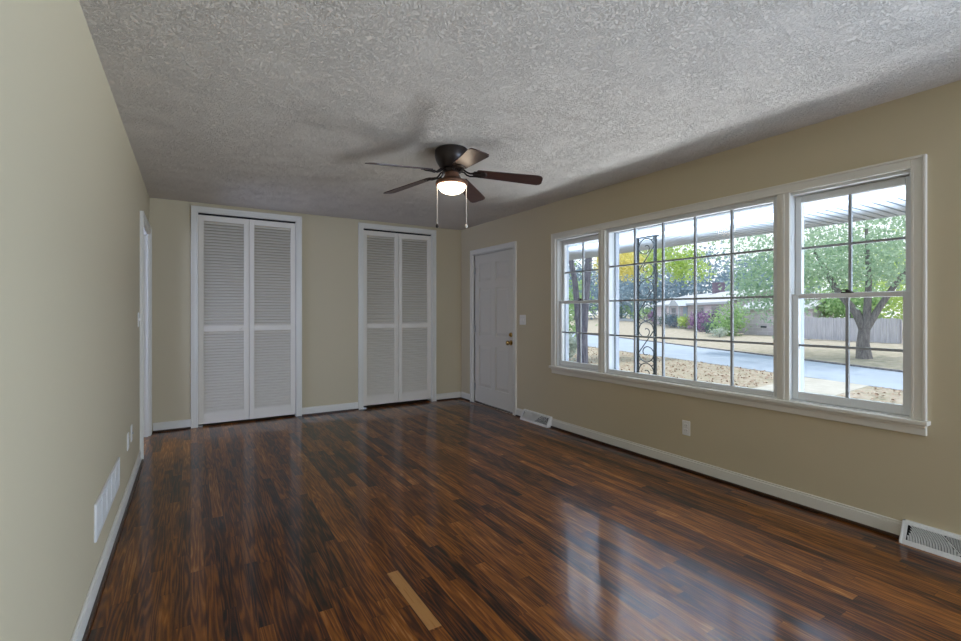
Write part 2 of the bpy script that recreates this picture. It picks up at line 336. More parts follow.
# ------------------------------------------------------------------ windows
def grid(mb, x0, x1, y0, y1, z0, z1, ny, nz, wd=.015):
    for i in range(1, ny): 
        y = y0+(y1-y0)*i/ny; mb.box((x0, y-wd/2, z0), (x1, y+wd/2, z1))
    for i in range(1, nz):
        z = z0+(z1-z0)*i/nz; mb.box((x0+.001, y0, z-wd/2), (x1-.001, y1, z+wd/2))
def frame(mb, x0, x1, y0, y1, z0, z1, l_, r_, b_, t_):
    mb.box((x0, y0, z0), (x1, y0+l_, z1)).box((x0, y1-r_, z0), (x1, y1, z1)).box((x0, y0+l_, z0), (x1, y1-r_, z0+b_)).box((x0, y0+l_, z1-t_), (x1, y1-r_, z1))
def sash(root, name, x0, x1, y0, y1, z0, z1, st, b_, t_, ny, nz):
    f = MB(); frame(f, x0, x1, y0, y1, z0, z1, st, st, b_, t_); fo = f.build(name, M['vinyl'], root, bevel=.003)
    xm = (x0+x1)/2
    g = MB(); grid(g, xm-.010, xm+.010, y0+st, y1-st, z0+b_, z1-t_, ny, nz); g.build('muntin_grid', M['muntin'], fo)
    MB().box((xm-.002, y0+st-.004, z0+b_-.004), (xm+.002, y1-st+.004, z1-t_+.004)).build('pane', M['glass'], fo)
    return fo
def double_hung(name, y0, y1, label):
    r = empty(name); tag(r, label, 'window', kind='structure')
    f = MB(); frame(f, XR+.002, XO-.025, y0, y1, .672, WZ1, .012, .012, .006, .016); f.build('jamb_frame', M['vinyl'], r)
    f = MB(); frame(f, XO-.025, XO+.02, y0, y1, .672, WZ1, .030, .030, .02, .03); f.build('exterior_stop', M['ext_trim'], r)
    a, b_ = y0+.013, y1-.013
    sash(r, 'lower_sash', XR+.028, XR+.062, a, b_, .680, 1.368, .036, .052, .028, 2, 2)
    sash(r, 'upper_sash', XR+.068, XR+.102, a, b_, 1.345, WZ1-.018, .036, .028, .046, 2, 2)
    k = MB(); ym = (a+b_)/2; k.box((XR+.034, ym-.03, 1.368), (XR+.058, ym+.03, 1.376)).lathe([(.012, 1.376), (.012, 1.386), (0, 1.386)], 12, Matrix.Translation((XR+.046, ym, 0))).box((XR+.040, ym-.004, 1.384), (XR+.052, ym+.034, 1.391))
    k.build('sash_lock', M['bronze'], r)
    return r
double_hung('window_1', MU1[1]-.012, WY1, 'narrow double-hung window nearest the entry door')
double_hung('window_3', WY0, MU2[0]+.016, 'double-hung window at the near end with the forked tree outside')
r = tag(empty('window_2'), 'wide fixed picture window of twenty panes between the two sashes', 'window', kind='structure')
f = MB(); frame(f, XR+.002, XO-.025, MU2[1], MU1[0], .672, WZ1, .008, .008, .012, .008); f.build('jamb_frame', M['vinyl'], r)
f = MB(); frame(f, XO-.025, XO+.02, MU2[1], MU1[0], .672, WZ1, .030, .030, .02, .03); f.build('exterior_stop', M['ext_trim'], r)
sash(r, 'fixed_sash', XR+.004, XR+.040, MU2[1]+.009, MU1[0]-.009, .684, WZ1-.009, .024, .030, .026, 5, 4)
r = tag(empty('added_window_rear'), 'added rear window for the unseen fill lamp behind the viewpoint', 'window', kind='structure')  # opening made up to carry the rear fill lamp
MB().box((1.4, YF-.06, .7), (1.45, YF+.018, 1.98)).box((2.95, YF-.06, .7), (3.0, YF+.018, 1.98)).box((1.45, YF-.06, .7), (2.95, YF+.018, .74)).box((1.45, YF-.06, 1.94), (2.95, YF+.018, 1.98)).build('jamb_frame', M['vinyl'], r)
r = tag(empty('added_window_front'), 'added front window for the unseen fill lamp behind the viewpoint', 'window', kind='structure')  # frame of the invented opening for the front fill lamp
f = MB(); frame(f, XR-.018, XO, V0, V1, VZ0, VZ1, .05, .05, .05, .05); f.build('jamb_frame', M['vinyl'], r)

# ------------------------------------------------------------------ entry door
r = tag(empty('door_1', (XR, D0, 0)), 'white six panel entry door with brass knob and deadbolt', 'door', kind='structure')
wd = D1-D0; TH0, TH1 = .012, .056
lf = MB(); st, mid = .115, .10
pw = (wd-.006-2*st-mid)/2
cols = [(.003+st, .003+st+pw), (.003+st+pw+mid, wd-.003-st)]
rows = [(.235, .80), (.935, 1.575), (1.66, 1.905)]
lf.box((TH0+.012, .003, .022), (TH1, wd-.003, DZ-.003))
zs = [.022]+[z for rr in rows for z in rr]+[DZ-.003]
for i in range(0, len(zs), 2): lf.box((TH0, .003, zs[i]), (TH0+.012, wd-.003, zs[i+1]))
for (z0, z1) in rows:
    for (y0, y1) in ((.003, cols[0][0]), (cols[0][1], cols[1][0]), (cols[1][1], wd-.003)): lf.box((TH0, y0, z0), (TH0+.012, y1, z1))
leaf = lf.build('door_leaf', M['door'], r)
for (z0, z1) in rows:
    for (y0, y1) in cols:
        p = MB(); e = .012; q = .045
        p.hexa([(TH0+.0121, y0+e, z0+e), (TH0+.0121, y1-e, z0+e), (TH0+.0121, y1-e, z1-e), (TH0+.0121, y0+e, z1-e), (TH0+.003, y0+q, z0+q), (TH0+.003, y1-q, z0+q), (TH0+.003, y1-q, z1-q), (TH0+.003, y0+q, z1-q)])
        p.build('raised_panel', M['door'], leaf)
def along_x(x, y, z): return Matrix.Translation((x, y, z)) @ Matrix.Rotation(-PI/2, 4, 'Y')
ky = .068
MB().lathe([(0, 0), (.032, 0), (.032, .004), (.014, .010), (.011, .030), (.022, .036), (.029, .050), (.027, .062), (.015, .070), (0, .071)], 24, along_x(TH0, ky, .872)).build('door_knob', M['brass'], r, True)
k = MB().lathe([(0, 0), (.030, 0), (.028, .010), (.022, .014), (0, .014)], 24, along_x(TH0, ky, .970)); k.box((TH0-.032, ky-.004, .955), (TH0-.013, ky+.004, .985))
k.build('deadbolt', M['brass'], r, True)
for z in (.22, 1.02, 1.82): MB().lathe([(0, -.05), (.006, -.05), (.006, .05), (0, .05)], 10, Matrix.Translation((.006, wd-.001, z))).box((.004, wd-.02, z-.045), (.0125, wd-.003, z+.045)).build('hinge', M['steel'], r)
struct('trim_12', MB().box((XR+.004, D0, 0), (XR+.058, D1, .014)), M['shoe'], 'dark threshold under the entry door', 'threshold')

# ------------------------------------------------------------------ louvered bifold closet doors
def bifold(name, x0, x1, zbot, label, knob):
    r = tag(empty(name, (x0, YB, 0)), label, 'closet door', kind='structure')
    Wd = x1-x0; g = .004; lw = (Wd-3*g)/2; ztop = CZ-.022
    yf, yb = .012, .040
    for k in range(2):
        a = g+k*(lw+g); b_ = a+lw; st = .052
        f = MB()
        f.box((a, yf, zbot), (a+st, yb, ztop)).box((b_-st, yf, zbot), (b_, yb, ztop))
        f.box((a+st, yf, zbot), (b_-st, yb, zbot+.115)).box((a+st, yf, ztop-.062), (b_-st, yb, ztop)).box((a+st, yf, 1.035), (b_-st, yb, 1.098))
        p = f.build('door_panel', M['closet'], r, bevel=.003)
        for (z0, z1, nm) in ((zbot+.115, 1.035, 'louver_slats'), (1.098, ztop-.062, 'louver_slats')):
            s = MB(); n_ = round((z1-z0)/.0325); stp = (z1-z0)/n_
            for i in range(n_):
                zc = z0+stp*(i+.5)
                # slat leans: lower edge to the front
                yA, yB2 = yf+.003, yb-.002; dz = stp*.43; t = .0065
                s.hexa([(a+st, yA, zc-dz), (b_-st, yA, zc-dz), (b_-st, yB2, zc+dz-t), (a+st, yB2, zc+dz-t), (a+st, yA, zc-dz+t), (b_-st, yA, zc-dz+t), (b_-st, yB2, zc+dz), (a+st, yB2, zc+dz)])
            s.build(nm, M['closet'], p)
        if knob and k == 0:
            MB().lathe([(0, 0), (.008, 0), (.008, .012), (.015, .018), (.016, .026), (.009, .032), (0, .033)], 16, Matrix.Translation((b_-.026 if False else b_-st-.035, yf, 1.06)) @ Matrix.Rotation(PI/2, 4, 'X')).build('knob', M['closet'], p, True)
    MB().box((.0, .012, CZ-.018), (Wd, .05, CZ-.002)).build('track', M['dark_gap'], r)
    MB().box((.005, .010, .0), (.045, .045, .012)).build('floor_bracket', M['steel'], r)
    return r
bifold('door_2', C1[0], C1[1], .024, 'white louvered bifold closet door near the open doorway', True)
bifold('door_3', C2[0], C2[1], .036, 'white louvered bifold closet door near the entry door', False)
for i, (a, b_) in enumerate((C1, C2)):
    mb = MB().box((a-.0005, YB+.0, 0), (a+.003, YB+.12, CZ)).box((b_-.003, YB, 0), (b_+.0005, YB+.12, CZ)).box((a, YB, CZ-.002), (b_, YB+.12, CZ+.0005))
    struct('trim_%d' % (13+i), mb, M['trim'], 'white jamb inside the %s closet opening' % ('left', 'right')[i], 'door jamb')

# ------------------------------------------------------------------ small wall fittings
def plate_parts(r, out, gang, kind):
    """plate on a wall whose normal is +-X; local origin at plate centre on the wall plane"""
    w2 = .035 if gang == 1 else .058
    lo, hi = sorted((0, out*.006)); MB().box((lo, -w2, -.058), (hi, w2, .058)).build('cover_plate', M['plastic'], r, bevel=.003)
    def bx(nm, y0, y1, z0, z1, t0, t1, m_, par=r):
        lo, hi = sorted((out*t0, out*t1)); return MB().box((lo, y0, z0), (hi, y1, z1)).build(nm, m_, par, bevel=.001)
    if kind == 'outlet':
        for s_ in (-1, 1):
            q = bx('receptacle', -.017, .017, s_*.020-.014, s_*.020+.014, .006, .0085, M['plastic'])
            sl = MB()
            for yy in (-.007, .007):
                lo, hi = sorted((out*.0085, out*.0088)); sl.box((lo, yy-.001, s_*.020-.004), (hi, yy+.001, s_*.020+.005))
            sl.build('slots', M['dark_gap'], q)
        bx('screw', -.003, .003, -.003, .003, .006, .0075, M['steel'])
    elif kind == 'switch':
        for yy in ((0,) if gang == 1 else (-.023, .023)):
            bx('toggle_switch', yy-.005, yy+.005, -.010, .012, .006, .017, M['plastic'])
            bx('screw', yy-.003, yy+.003, .028, .034, .006, .0075, M['steel'])
    elif kind == 'jack':
        lo = MB().lathe([(.0, .006), (.009, .006), (.009, .012), (.005, .012), (.005, .016), (0, .016)], 12, Matrix.Rotation(out*PI/2, 4, 'Y')); lo.build('jack_socket', M['steel'], r)
r = tag(empty('power_outlet', (XR, 2.305, .332)), 'white power outlet low on the front wall under the window', 'outlet', 'wall outlets'); plate_parts(r, -1, 1, 'outlet')
r = tag(empty('power_outlet', (XL, 3.95, .378)), 'white power outlet low on the left wall beside the return grille', 'outlet', 'wall outlets'); plate_parts(r, 1, 1, 'outlet')
r = tag(empty('cable_jack', (XL, 4.17, .385)), 'small white wall jack plate on the left wall near the open doorway', 'wall plate'); plate_parts(r, 1, 1, 'jack')
r = tag(empty('light_switch', (XR, 4.46, 1.158)), 'white double light switch plate beside the entry door', 'light switch', 'light switches'); plate_parts(r, -1, 2, 'switch')
r = tag(empty('light_switch', (XL, 4.70, 1.19)), 'white light switch plate beside the open doorway in the left wall', 'light switch', 'light switches'); plate_parts(r, 1, 1, 'switch')

# return-air grille on the left wall
r = tag(empty('return_grille', (XL, 2.65, .235)), 'long white return air grille low on the left wall', 'vent')
Wd, Ht = .805, .168
f = MB(); frame(f, .0, .010, 0, Wd, 0, Ht, .022, .022, .020, .020); f.build('frame', M['enamel'], r, bevel=.003)
MB().box((.0005, .022, .020), (.002, Wd-.022, Ht-.020)).build('backing', M['dark_gap'], r)
nb = 5
for i in range(1, nb):
    y = .022+(Wd-.044)*i/nb; MB().box((.002, y-.007, .020), (.0095, y+.007, Ht-.020)).build('divider', M['enamel'], r)
for i in range(nb):
    s = MB(); y0 = .022+(Wd-.044)*i/nb+.007; y1 = .022+(Wd-.044)*(i+1)/nb-.007
    if i == 0: y0 -= .007
    if i == nb-1: y1 += .007
    for k in range(9):
        z = .024+(Ht-.048)*k/9; s.hexa([(.002, y0, z+.008), (.002, y1, z+.008), (.0085, y1, z-.001), (.0085, y0, z-.001), (.002, y0, z+.0095), (.002, y1, z+.0095), (.0085, y1, z+.0005), (.0085, y0, z+.0005)])
    s.build('louver_bank', M['enamel'], r)

# baseboard registers with arc fins either side of a V
def register(y0, y1, label):
    r = tag(empty('floor_register', (XR, (y0+y1)/2, 0)), label, 'vent', 'baseboard registers on the front wall')
    hw = (y1-y0)/2; Hh = .112; xt, xb = -.026, -.078     # top and bottom depth of the sloping face
    def face(y, z, off=0):                               # a point on the sloping face
        k = z/Hh; return (xb+(xt-xb)*k-off, y, z+off*.4)
    b_ = MB(); prof = [(0, 0), (xb, 0), (xb, .010), (xt, Hh), (0, Hh)]
    q = [(xb+.010, 0), (xb+.010, .012), (xt+.010, Hh-.004), (0, Hh-.004), (0, 0)]
    b_.prism(prof, 'y', -hw, -hw+.010).prism(prof, 'y', hw-.010, hw)
    def strip(mb, pts, th=.003):
        a = [face(*p) for p in pts]; c = [face(p[0], p[1], -th) for p in pts]; mb.hexa([*c, *a])
    m_ = .026
    strip(b_, [(-hw, .0), (hw, .0), (hw, .024), (-hw, .024)]); strip(b_, [(-hw, Hh-.016), (hw, Hh-.016), (hw, Hh), (-hw, Hh)])
    strip(b_, [(-hw, .024), (-hw+m_, .024), (-hw+m_, Hh-.016), (-hw, Hh-.016)]); strip(b_, [(hw-m_, .024), (hw, .024), (hw, Hh-.016), (hw-m_, Hh-.016)])
    b_.box((xt, -hw, Hh-.003), (0, hw, Hh))
    b_.build('housing', M['enamel'], r, bevel=.0015)
    d = MB(); za, zb = .024, Hh-.016
    pa = [face(-hw+.012, .02, -.016), face(hw-.012, .02, -.016), face(hw-.012, Hh-.012, -.016), face(-hw+.012, Hh-.012, -.016)]
    pb = [face(-hw+.012, .02, -.018), face(hw-.012, .02, -.018), face(hw-.012, Hh-.012, -.018), face(-hw+.012, Hh-.012, -.018)]
    d.hexa([*pb, *pa]); d.build('backing', M['dark_gap'], r)
    v = MB(); vt = .085
    for s_ in (-1, 1):
        strip(v, [(s_*.000-.004, za), (s_*.000+.004, za), (s_*vt+.004, zb), (s_*vt-.004, zb)], .005)
    v.build('diagonal_bars', M['enamel'], r)
    for s_ in (-1, 1):                                   # fins: arcs bowing to the V, tilted away from the middle
        f = MB(); N = 19
        for i in range(N):
            c = .008+i*(hw-m_-.006)/N                    # foot of the arc on the bottom edge
            pts = []
            for j in range(7):
                z = za+(zb-za)*j/6; k = (z-za)/(zb-za)
                y = c+.045*k*k
                if y > hw-m_-.001 or y < vt*k+.005: continue
                pts.append((y, z))
            if len(pts) < 2: continue
            for (ya, z1), (yb, z2) in zip(pts, pts[1:]):
                t = .0021
                A = [face(s_*ya-t, z1, 0), face(s_*ya+t, z1, 0), face(s_*yb+t, z2, 0), face(s_*yb-t, z2, 0)]
                lean = -.003 if s_ > 0 else .012
                B = [face(s_*ya-t+lean, z1, -.011), face(s_*ya+t+lean, z1, -.011), face(s_*yb+t+lean, z2, -.011), face(s_*yb-t+lean, z2, -.011)]
                f.hexa([*B, *A])
        f.build('fin_bank', M['enamel'], r)
    ms = MB()                                            # fine straight fins inside the V
    for i in range(-14, 15):
        y = i*.0056; z1 = za+abs(y)/vt*(zb-za)+.006
        if z1 > zb-.006: continue
        A = [face(y-.0008, z1), face(y+.0008, z1), face(y+.0008, zb), face(y-.0008, zb)]; B = [face(y-.0008, z1, -.010), face(y+.0008, z1, -.010), face(y+.0008, zb, -.010), face(y-.0008, zb, -.010)]
        ms.hexa([*B, *A])
    ms.build('center_fins', M['enamel'], r)
register(*R1, 'white baseboard register on the floor beside the entry door')
register(*R2, 'white baseboard register on the floor at the near end of the front wall')

# ------------------------------------------------------------------ ceiling fan
fan = tag(empty('ceiling_fan', (CY[0], CY[1], H)), 'dark bronze five blade hugger ceiling fan with lit bowl light', 'ceiling fan')
MB().lathe([(0, 0), (.114, 0), (.122, -.008), (.124, -.055), (.117, -.080), (.094, -.122), (.078, -.140), (0, -.140)], 40).build('motor_housing', M['bronze'], fan, True)
MB().lathe([(0, -.140), (.066, -.140), (.070, -.147), (.070, -.166), (.058, -.172), (0, -.172)], 32).build('blade_hub', M['bronze'], fan, True)
MB().lathe([(0, -.172), (.052, -.172), (.054, -.186), (.060, -.206), (.085, -.222), (.110, -.231), (.118, -.239), (.118, -.260), (.108, -.263), (0, -.263)], 40).build('light_fitter', M['copper'], fan, True)
MB().lathe([(.103, -.263), (.101, -.276), (.089, -.296), (.067, -.313), (.036, -.323), (0, -.326)], 40).build('glass_bowl', M['bowl'], fan, True)
def blade_mesh():
    bm = MB(); pts = []; w0, w1, a, b_ = .050, .067, .185, .665
    for (r_, h) in ((a, -w0+.012), (a+.01, -w0), (b_-.035, -w1), (b_-.012, -w1+.010), (b_, -w1+.034), (b_, w1-.034), (b_-.012, w1-.010), (b_-.035, w1), (a+.01, w0), (a, w0-.012)): pts.append((r_, h))
    bm.prism(pts, 'z', -.003, .003); return bm
blade0 = blade_mesh().build('blade', M['blade'], fan)
def iron_mesh():
    q = MB()
    for s_ in (-1, 1):
        q.tube([(.064, s_*.012, .010), (.088, s_*.016, .010), (.112, s_*.020, -.008), (.138, s_*.020, -.016), (.170, s_*.024, -.010), (.215, s_*.026, -.0075)], .0065, 8)
    q.prism([(.165, -.036), (.235, -.042), (.262, 0), (.235, .042), (.165, .036), (.150, 0)], 'z', -.0075, -.003)
    for (x, y) in ((.19, -.022), (.19, .022), (.235, 0)): q.lathe([(0, -.011), (.006, -.010), (.006, -.0075), (0, -.0075)], 10, Matrix.Translation((x, y, 0)))
    return q
iron0 = iron_mesh().build('blade_iron', M['bronze'], blade0)
for i, deg in enumerate((257, 329, 41, 114, 186)):
    if i == 0: bl = blade0
    else:
        bl = blade0.copy(); C.objects.link(bl); bl.parent = fan
        ir = iron0.copy(); C.objects.link(ir); ir.parent = bl
    bl.matrix_local = Matrix.Translation((0, 0, -.157)) @ Matrix.Rotation(math.radians(deg), 4, 'Z') @ Matrix.Rotation(math.radians(6), 4, 'Y') @ Matrix.Rotation(math.radians(-13), 4, 'X')
for s_, ze in ((-1, -.545), (1, -.545)):
    px, py = s_*.107*.8504, -s_*.107*.5262
    c = MB().tube([(px, py, -.250), (px, py, ze)], .0022, 6).build('pull_chain', M['chain'], fan)
    MB().lathe([(0, ze+.006), (.005, ze), (.010, ze-.010), (.011, ze-.018), (.007, ze-.026), (0, ze-.028)], 14, Matrix.Translation((px, py, 0))).build('pull_knob', M['bronze'] if s_ < 0 else M['chain'], c, True)

# ------------------------------------------------------------------ porch
GX = -.75
struct('porch_floor', MB().box((XO, -6, -.30), (6.15, 14, -.08)).box((XO, -6, GX-.1), (6.0, 14, -.30)), M['concrete'], 'concrete porch slab outside the front window', 'porch')
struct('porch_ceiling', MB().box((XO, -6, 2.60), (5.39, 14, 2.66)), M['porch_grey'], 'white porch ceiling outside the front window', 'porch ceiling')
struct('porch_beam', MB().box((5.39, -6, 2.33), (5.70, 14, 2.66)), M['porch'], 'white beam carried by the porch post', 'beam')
mb = MB(); y = -6
while y < 14:
    mb.box((5.712, y+.012, 2.333), (6.72, y+.088, 2.36)); mb.box((5.712, y+.112, 2.333), (6.72, y+.188, 2.36)); y += .2
mb.box((5.70, -6, 2.352), (6.72, 14, 2.38)).box((6.72, -6, 2.33), (6.76, 14, 2.52))
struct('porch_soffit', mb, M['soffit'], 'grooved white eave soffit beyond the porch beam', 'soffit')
struct('porch_roof', MB().box((3.0, -6.2, 2.66), (6.76, 14.2, 2.76)), M['bark_dark'], 'roof over the porch', 'roof')
struct('exterior_wall', MB().box((XR+.01, YB+.12, -.9), (XO, 14, 2.66)).box((XR+.01, YB+.12, 2.66), (XO, 14, 2.7)), M['soffit'], 'house wall beyond the entry door', 'wall')
# wrought iron post
post = tag(empty('porch_post', (5.55, 4.46, -.08)), 'black wrought iron scroll post on the porch', 'post')
HP = 2.41
for s_ in (-1, 1): MB().box((-.017, s_*.152-.017, .01), (.017, s_*.152+.017, HP-.012)).build('upright', M['iron'], post)
MB().box((-.03, -.195, HP-.012), (.03, .195, HP)).build('top_plate', M['iron'], post); MB().box((-.03, -.195, 0), (.03, .195, .01)).build('base_plate', M['iron'], post)
nb = 4; bh = (HP-.03)/nb
for i in range(nb):
    zc = HP-.018-bh*(i+.5); R = .128; k = bh/2-R-.008
    up = []
    for j in range(41):
        t = j/40; th = math.radians(500*(1-t)); rr = .026+(R-.026)*max(0, min(1, (t-.12)/.50))**1.25
        up.append((-math.cos(th)*rr, k+math.sin(th)*rr))
    dn = [(-a, -b_) for a, b_ in up[::-1]]
    q = MB().tube([(0, a, zc+b_) for a, b_ in up+dn], .0075, 6)
    for s_ in (-1, 1):                                  # corner leaves where the scroll meets the uprights
        q.tube([(0, -.145, zc+s_*(bh/2-.005)), (0, -.085, zc+s_*(bh/2-.045))], .006, 6); q.tube([(0, .145, zc+s_*(bh/2-.005)), (0, .085, zc+s_*(bh/2-.045))], .006, 6)
    q.build('scroll', M['iron'], post)

# ------------------------------------------------------------------ ground, street
def far(Y): return 17.6+.42*Y if Y < 25 else 28.1+.3*(Y-25)
def near(Y): return 14.3+.27*Y
def gz(X, Y): return GX+.027*min(max(X-far(Y), 0), 25)
M['lawn'] = noise_bump(noise_color(mat('leafy_lawn', (.3, .27, .2), 1, spec=.1), 3.2, [(.30, (.27, .27, .19)), (.48, (.42, .37, .30)), (.70, (.54, .47, .41))], 8, .75), 25, .5, .03)
M['street'] = noise_color(mat('asphalt', (.3, .32, .35), .85), .8, [(.3, (.34, .39, .49)), (.7, (.40, .46, .57))])
def terrain():
    bm = bmesh.new(); ys = [-30+2.5*i for i in range(65)]; rows = []
    for Y in ys:
        xs = [3.55, 6.1]+[near(Y)+(far(Y)-near(Y))*k/4 for k in range(5)]+[far(Y)+d for d in (1, 3, 6, 10, 15, 20, 25, 35, 60, 90)]
        xs[:2] = [min(3.55, near(Y)-3), min(6.1, near(Y)-1.5)]
        rows.append([bm.verts.new((X, Y, gz(X, Y)-.02)) for X in xs])
    for A, B in zip(rows, rows[1:]):
        for i in range(len(A)-1): bm.faces.new((A[i], A[i+1], B[i+1], B[i]))
    q = MB(); q.bm.free(); q.bm = bm; return q
struct('ground_lawn', terrain(), M['lawn'], 'leaf-strewn lawn on both sides of the street', 'lawn')
def ribbon(f0, f1, z0, th, Ys):
    q = MB()
    for a, b_ in zip(Ys, Ys[1:]): q.hexa([(f0(a), a, z0), (f1(a), a, z0), (f1(b_), b_, z0), (f0(b_), b_, z0), (f0(a), a, z0+th), (f1(a), a, z0+th), (f1(b_), b_, z0+th), (f0(b_), b_, z0+th)])
    return q
Ys = [-30+2.5*i for i in range(65)]
struct('street', ribbon(near, far, GX-.05, .045, Ys), M['street'], 'pale grey street running past the front lawn', 'street')
struct('street_curb', ribbon(lambda y: far(y), lambda y: far(y)+.18, GX-.05, .10, Ys), M['bark'], 'dark curb on the far side of the street', 'curb')
struct('driveway', MB().hexa([(6.2, 4.6, GX-.06), (15.9, 5.3, GX-.06), (16.1, 7.0, GX-.06), (6.2, 6.2, GX-.06), (6.2, 4.6, GX-.008), (15.9, 5.3, GX-.008), (16.1, 7.0, GX-.008), (6.2, 6.2, GX-.008)]), M['concrete'], 'pale concrete walk crossing the front lawn to the street', 'walkway')
rng = np.random.default_rng(7)
def cards(P, size, aspect=.6, flat=False):
    """leaf cards: one quad per point with a random turn"""
    n = len(P); S = size*rng.uniform(.6, 1.35, n)
    a = rng.normal(size=(n, 3)); a /= np.linalg.norm(a, axis=1)[:, None]
    b_ = rng.normal(size=(n, 3))
    if flat:
        a[:, 2] *= .12; b_[:, 2] *= .12; a /= np.linalg.norm(a, axis=1)[:, None]
    b_ -= (a*b_).sum(1)[:, None]*a; b_ /= np.linalg.norm(b_, axis=1)[:, None]
    a = a*S[:, None]*.5; b_ = b_*S[:, None]*.5*aspect
    V = np.stack([P-a, P-a*.1-b_, P+a, P-a*.1+b_], 1).reshape(-1, 3)
    return V
def card_obj(name, V, m, parent=None):
    n = len(V)//4; me = bpy.data.meshes.new(name)
    me.vertices.add(len(V)); me.vertices.foreach_set('co', V.astype(np.float32).ravel())
    me.loops.add(n*4); me.loops.foreach_set('vertex_index', np.arange(n*4, dtype=np.int32))
    me.polygons.add(n); me.polygons.foreach_set('loop_start', np.arange(0, n*4, 4, dtype=np.int32)); me.polygons.foreach_set('loop_total', np.full(n, 4, dtype=np.int32))
    me.update(calc_edges=True); me.validate(); me.materials.append(m)
    o = bpy.data.objects.new(name, me); C.objects.link(o)
    if parent: o.parent = parent
    return o
# fallen leaves
Y = rng.uniform(-2, 28, 26000); X = 6.3+(near(Y)-6.3)*rng.uniform(0, 1, 26000)
k = ~((Y > 4.5+.07*(X-6.2)) & (Y < 6.3+.08*(X-6.2))); X, Y = X[k], Y[k]
P = np.stack([X, Y, np.full(len(X), GX+.012)], 1)
tag(card_obj('fallen_leaves', cards(P, .075, .7, True), L['litter']), 'brown fallen leaves scattered over the near front lawn', 'fallen leaves', kind='stuff')

def crown(center, rad, n, size, clusters=40, spread=.28, hollow=.55):
    c = rng.normal(size=(clusters, 3)); c /= np.linalg.norm(c, axis=1)[:, None]
    c *= rng.uniform(hollow, 1, clusters)[:, None]
    P = c[rng.integers(0, clusters, n)]+rng.normal(size=(n, 3))*spread
    return cards(P*np.array(rad)+np.array(center), size)
def tree(loc, label, cat, leaf, crowns, stems, size=.13, bark='bark', group=None, name='tree'):
    r = tag(empty(name, loc), label, cat, group)
    V = np.concatenate([crown(c, rd, n, size, k) for (c, rd, n, k) in crowns])
    card_obj('foliage', V, L[leaf], r)
    if stems:
        q = MB()
        for pts, rs in stems: q.tube(pts, rs, 10)
        q.build('trunk', M[bark], r, True)
    return r
G = lambda X, Y: (X, Y, gz(X, Y))
# the near tree by window 1
tree(G(10.1, 10.45), 'dark double-stemmed tree on the near lawn outside the narrow window', 'tree', 'green',
     [((0, 0, 6.2), (3.0, 3.0, 2.2), 7000, 50), ((1.2, -2.6, 4.6), (1.5, 1.9, .7), 2600, 16), ((-.5, 1.0, 4.3), (1.2, 1.2, .7), 700, 10)],
     [([(0, 0, -.1), (.0, 0, .8), (.0, .0, 1.4), (.09, -.06, 2.6), (.16, -.12, 3.8), (.4, -.3, 5.5)], [.20, .165, .15, .11, .10, .06]),
      ([(-.02, .01, .6), (-.06, .04, 1.3), (-.13, .08, 2.1), (-.19, .12, 2.9), (-.34, .22, 3.9), (-.8, .5, 5.4)], [.12, .115, .095, .085, .075, .05]),
      ([(.08, -.1, 3.6), (.6, -1.2, 4.6), (1.2, -2.6, 4.9)], [.07, .05, .03])], .12, 'bark_dark')
tree(G(14.8, 14.1), 'yellow autumn tree on the front lawn seen past the porch post', 'tree', 'yellow',
     [((.45, -.45, 4.05), (.85, .85, .75), 3000, 22), ((.2, 0, 5.6), (1.4, 1.4, .8), 2400, 20)],
     [([(0, 0, -.1), (.05, 0, 2), (.2, 0, 4.2)], [.10, .08, .05])], .12)
tree(G(17.2, 13.36), 'slim yellow-green tree near the street behind the porch post', 'tree', 'chart',
     [((0, 0, 4.4), (1.1, 1.1, .8), 2600, 20), ((.9, -1.0, 3.9), (.75, .75, .7), 1600, 12), ((-.3, .6, 5.6), (1.4, 1.4, .9), 1800, 18)],
     [([(0, 0, -.1), (.0, 0, 2), (.1, -.1, 4.4)], [.03, .025, .02])], .12)
# big forked tree across the street
tree(G(23.9, 8.2), 'big forked tree across the street in front of the wooden fence', 'tree', 'pale',
     [((0, .6, 5.9), (4.6, 4.6, 2.2), 9000, 60), ((-.8, 3.3, 3.2), (1.3, 1.5, 1.5), 3200, 20), ((-.2, 0, 4.1), (2.6, 3.0, 1.0), 4200, 40)],
     [([(0, 0, -.1), (0, .05, .6), (.0, .0, 1.2), (-.1, .25, 1.9), (-.3, .9, 2.9), (-.5, 1.7, 4.8)], [.30, .23, .20, .16, .12, .07]),
      ([(0, 0, 1.0), (.02, -.08, 1.8), (.1, -.12, 3.2), (.2, 0, 5.4)], [.19, .15, .11, .06]),
      ([(0, -.05, 1.2), (.15, -.45, 2.1), (.3, -.9, 3.0), (.6, -1.8, 4.6)], [.15, .12, .10, .05])], .16)
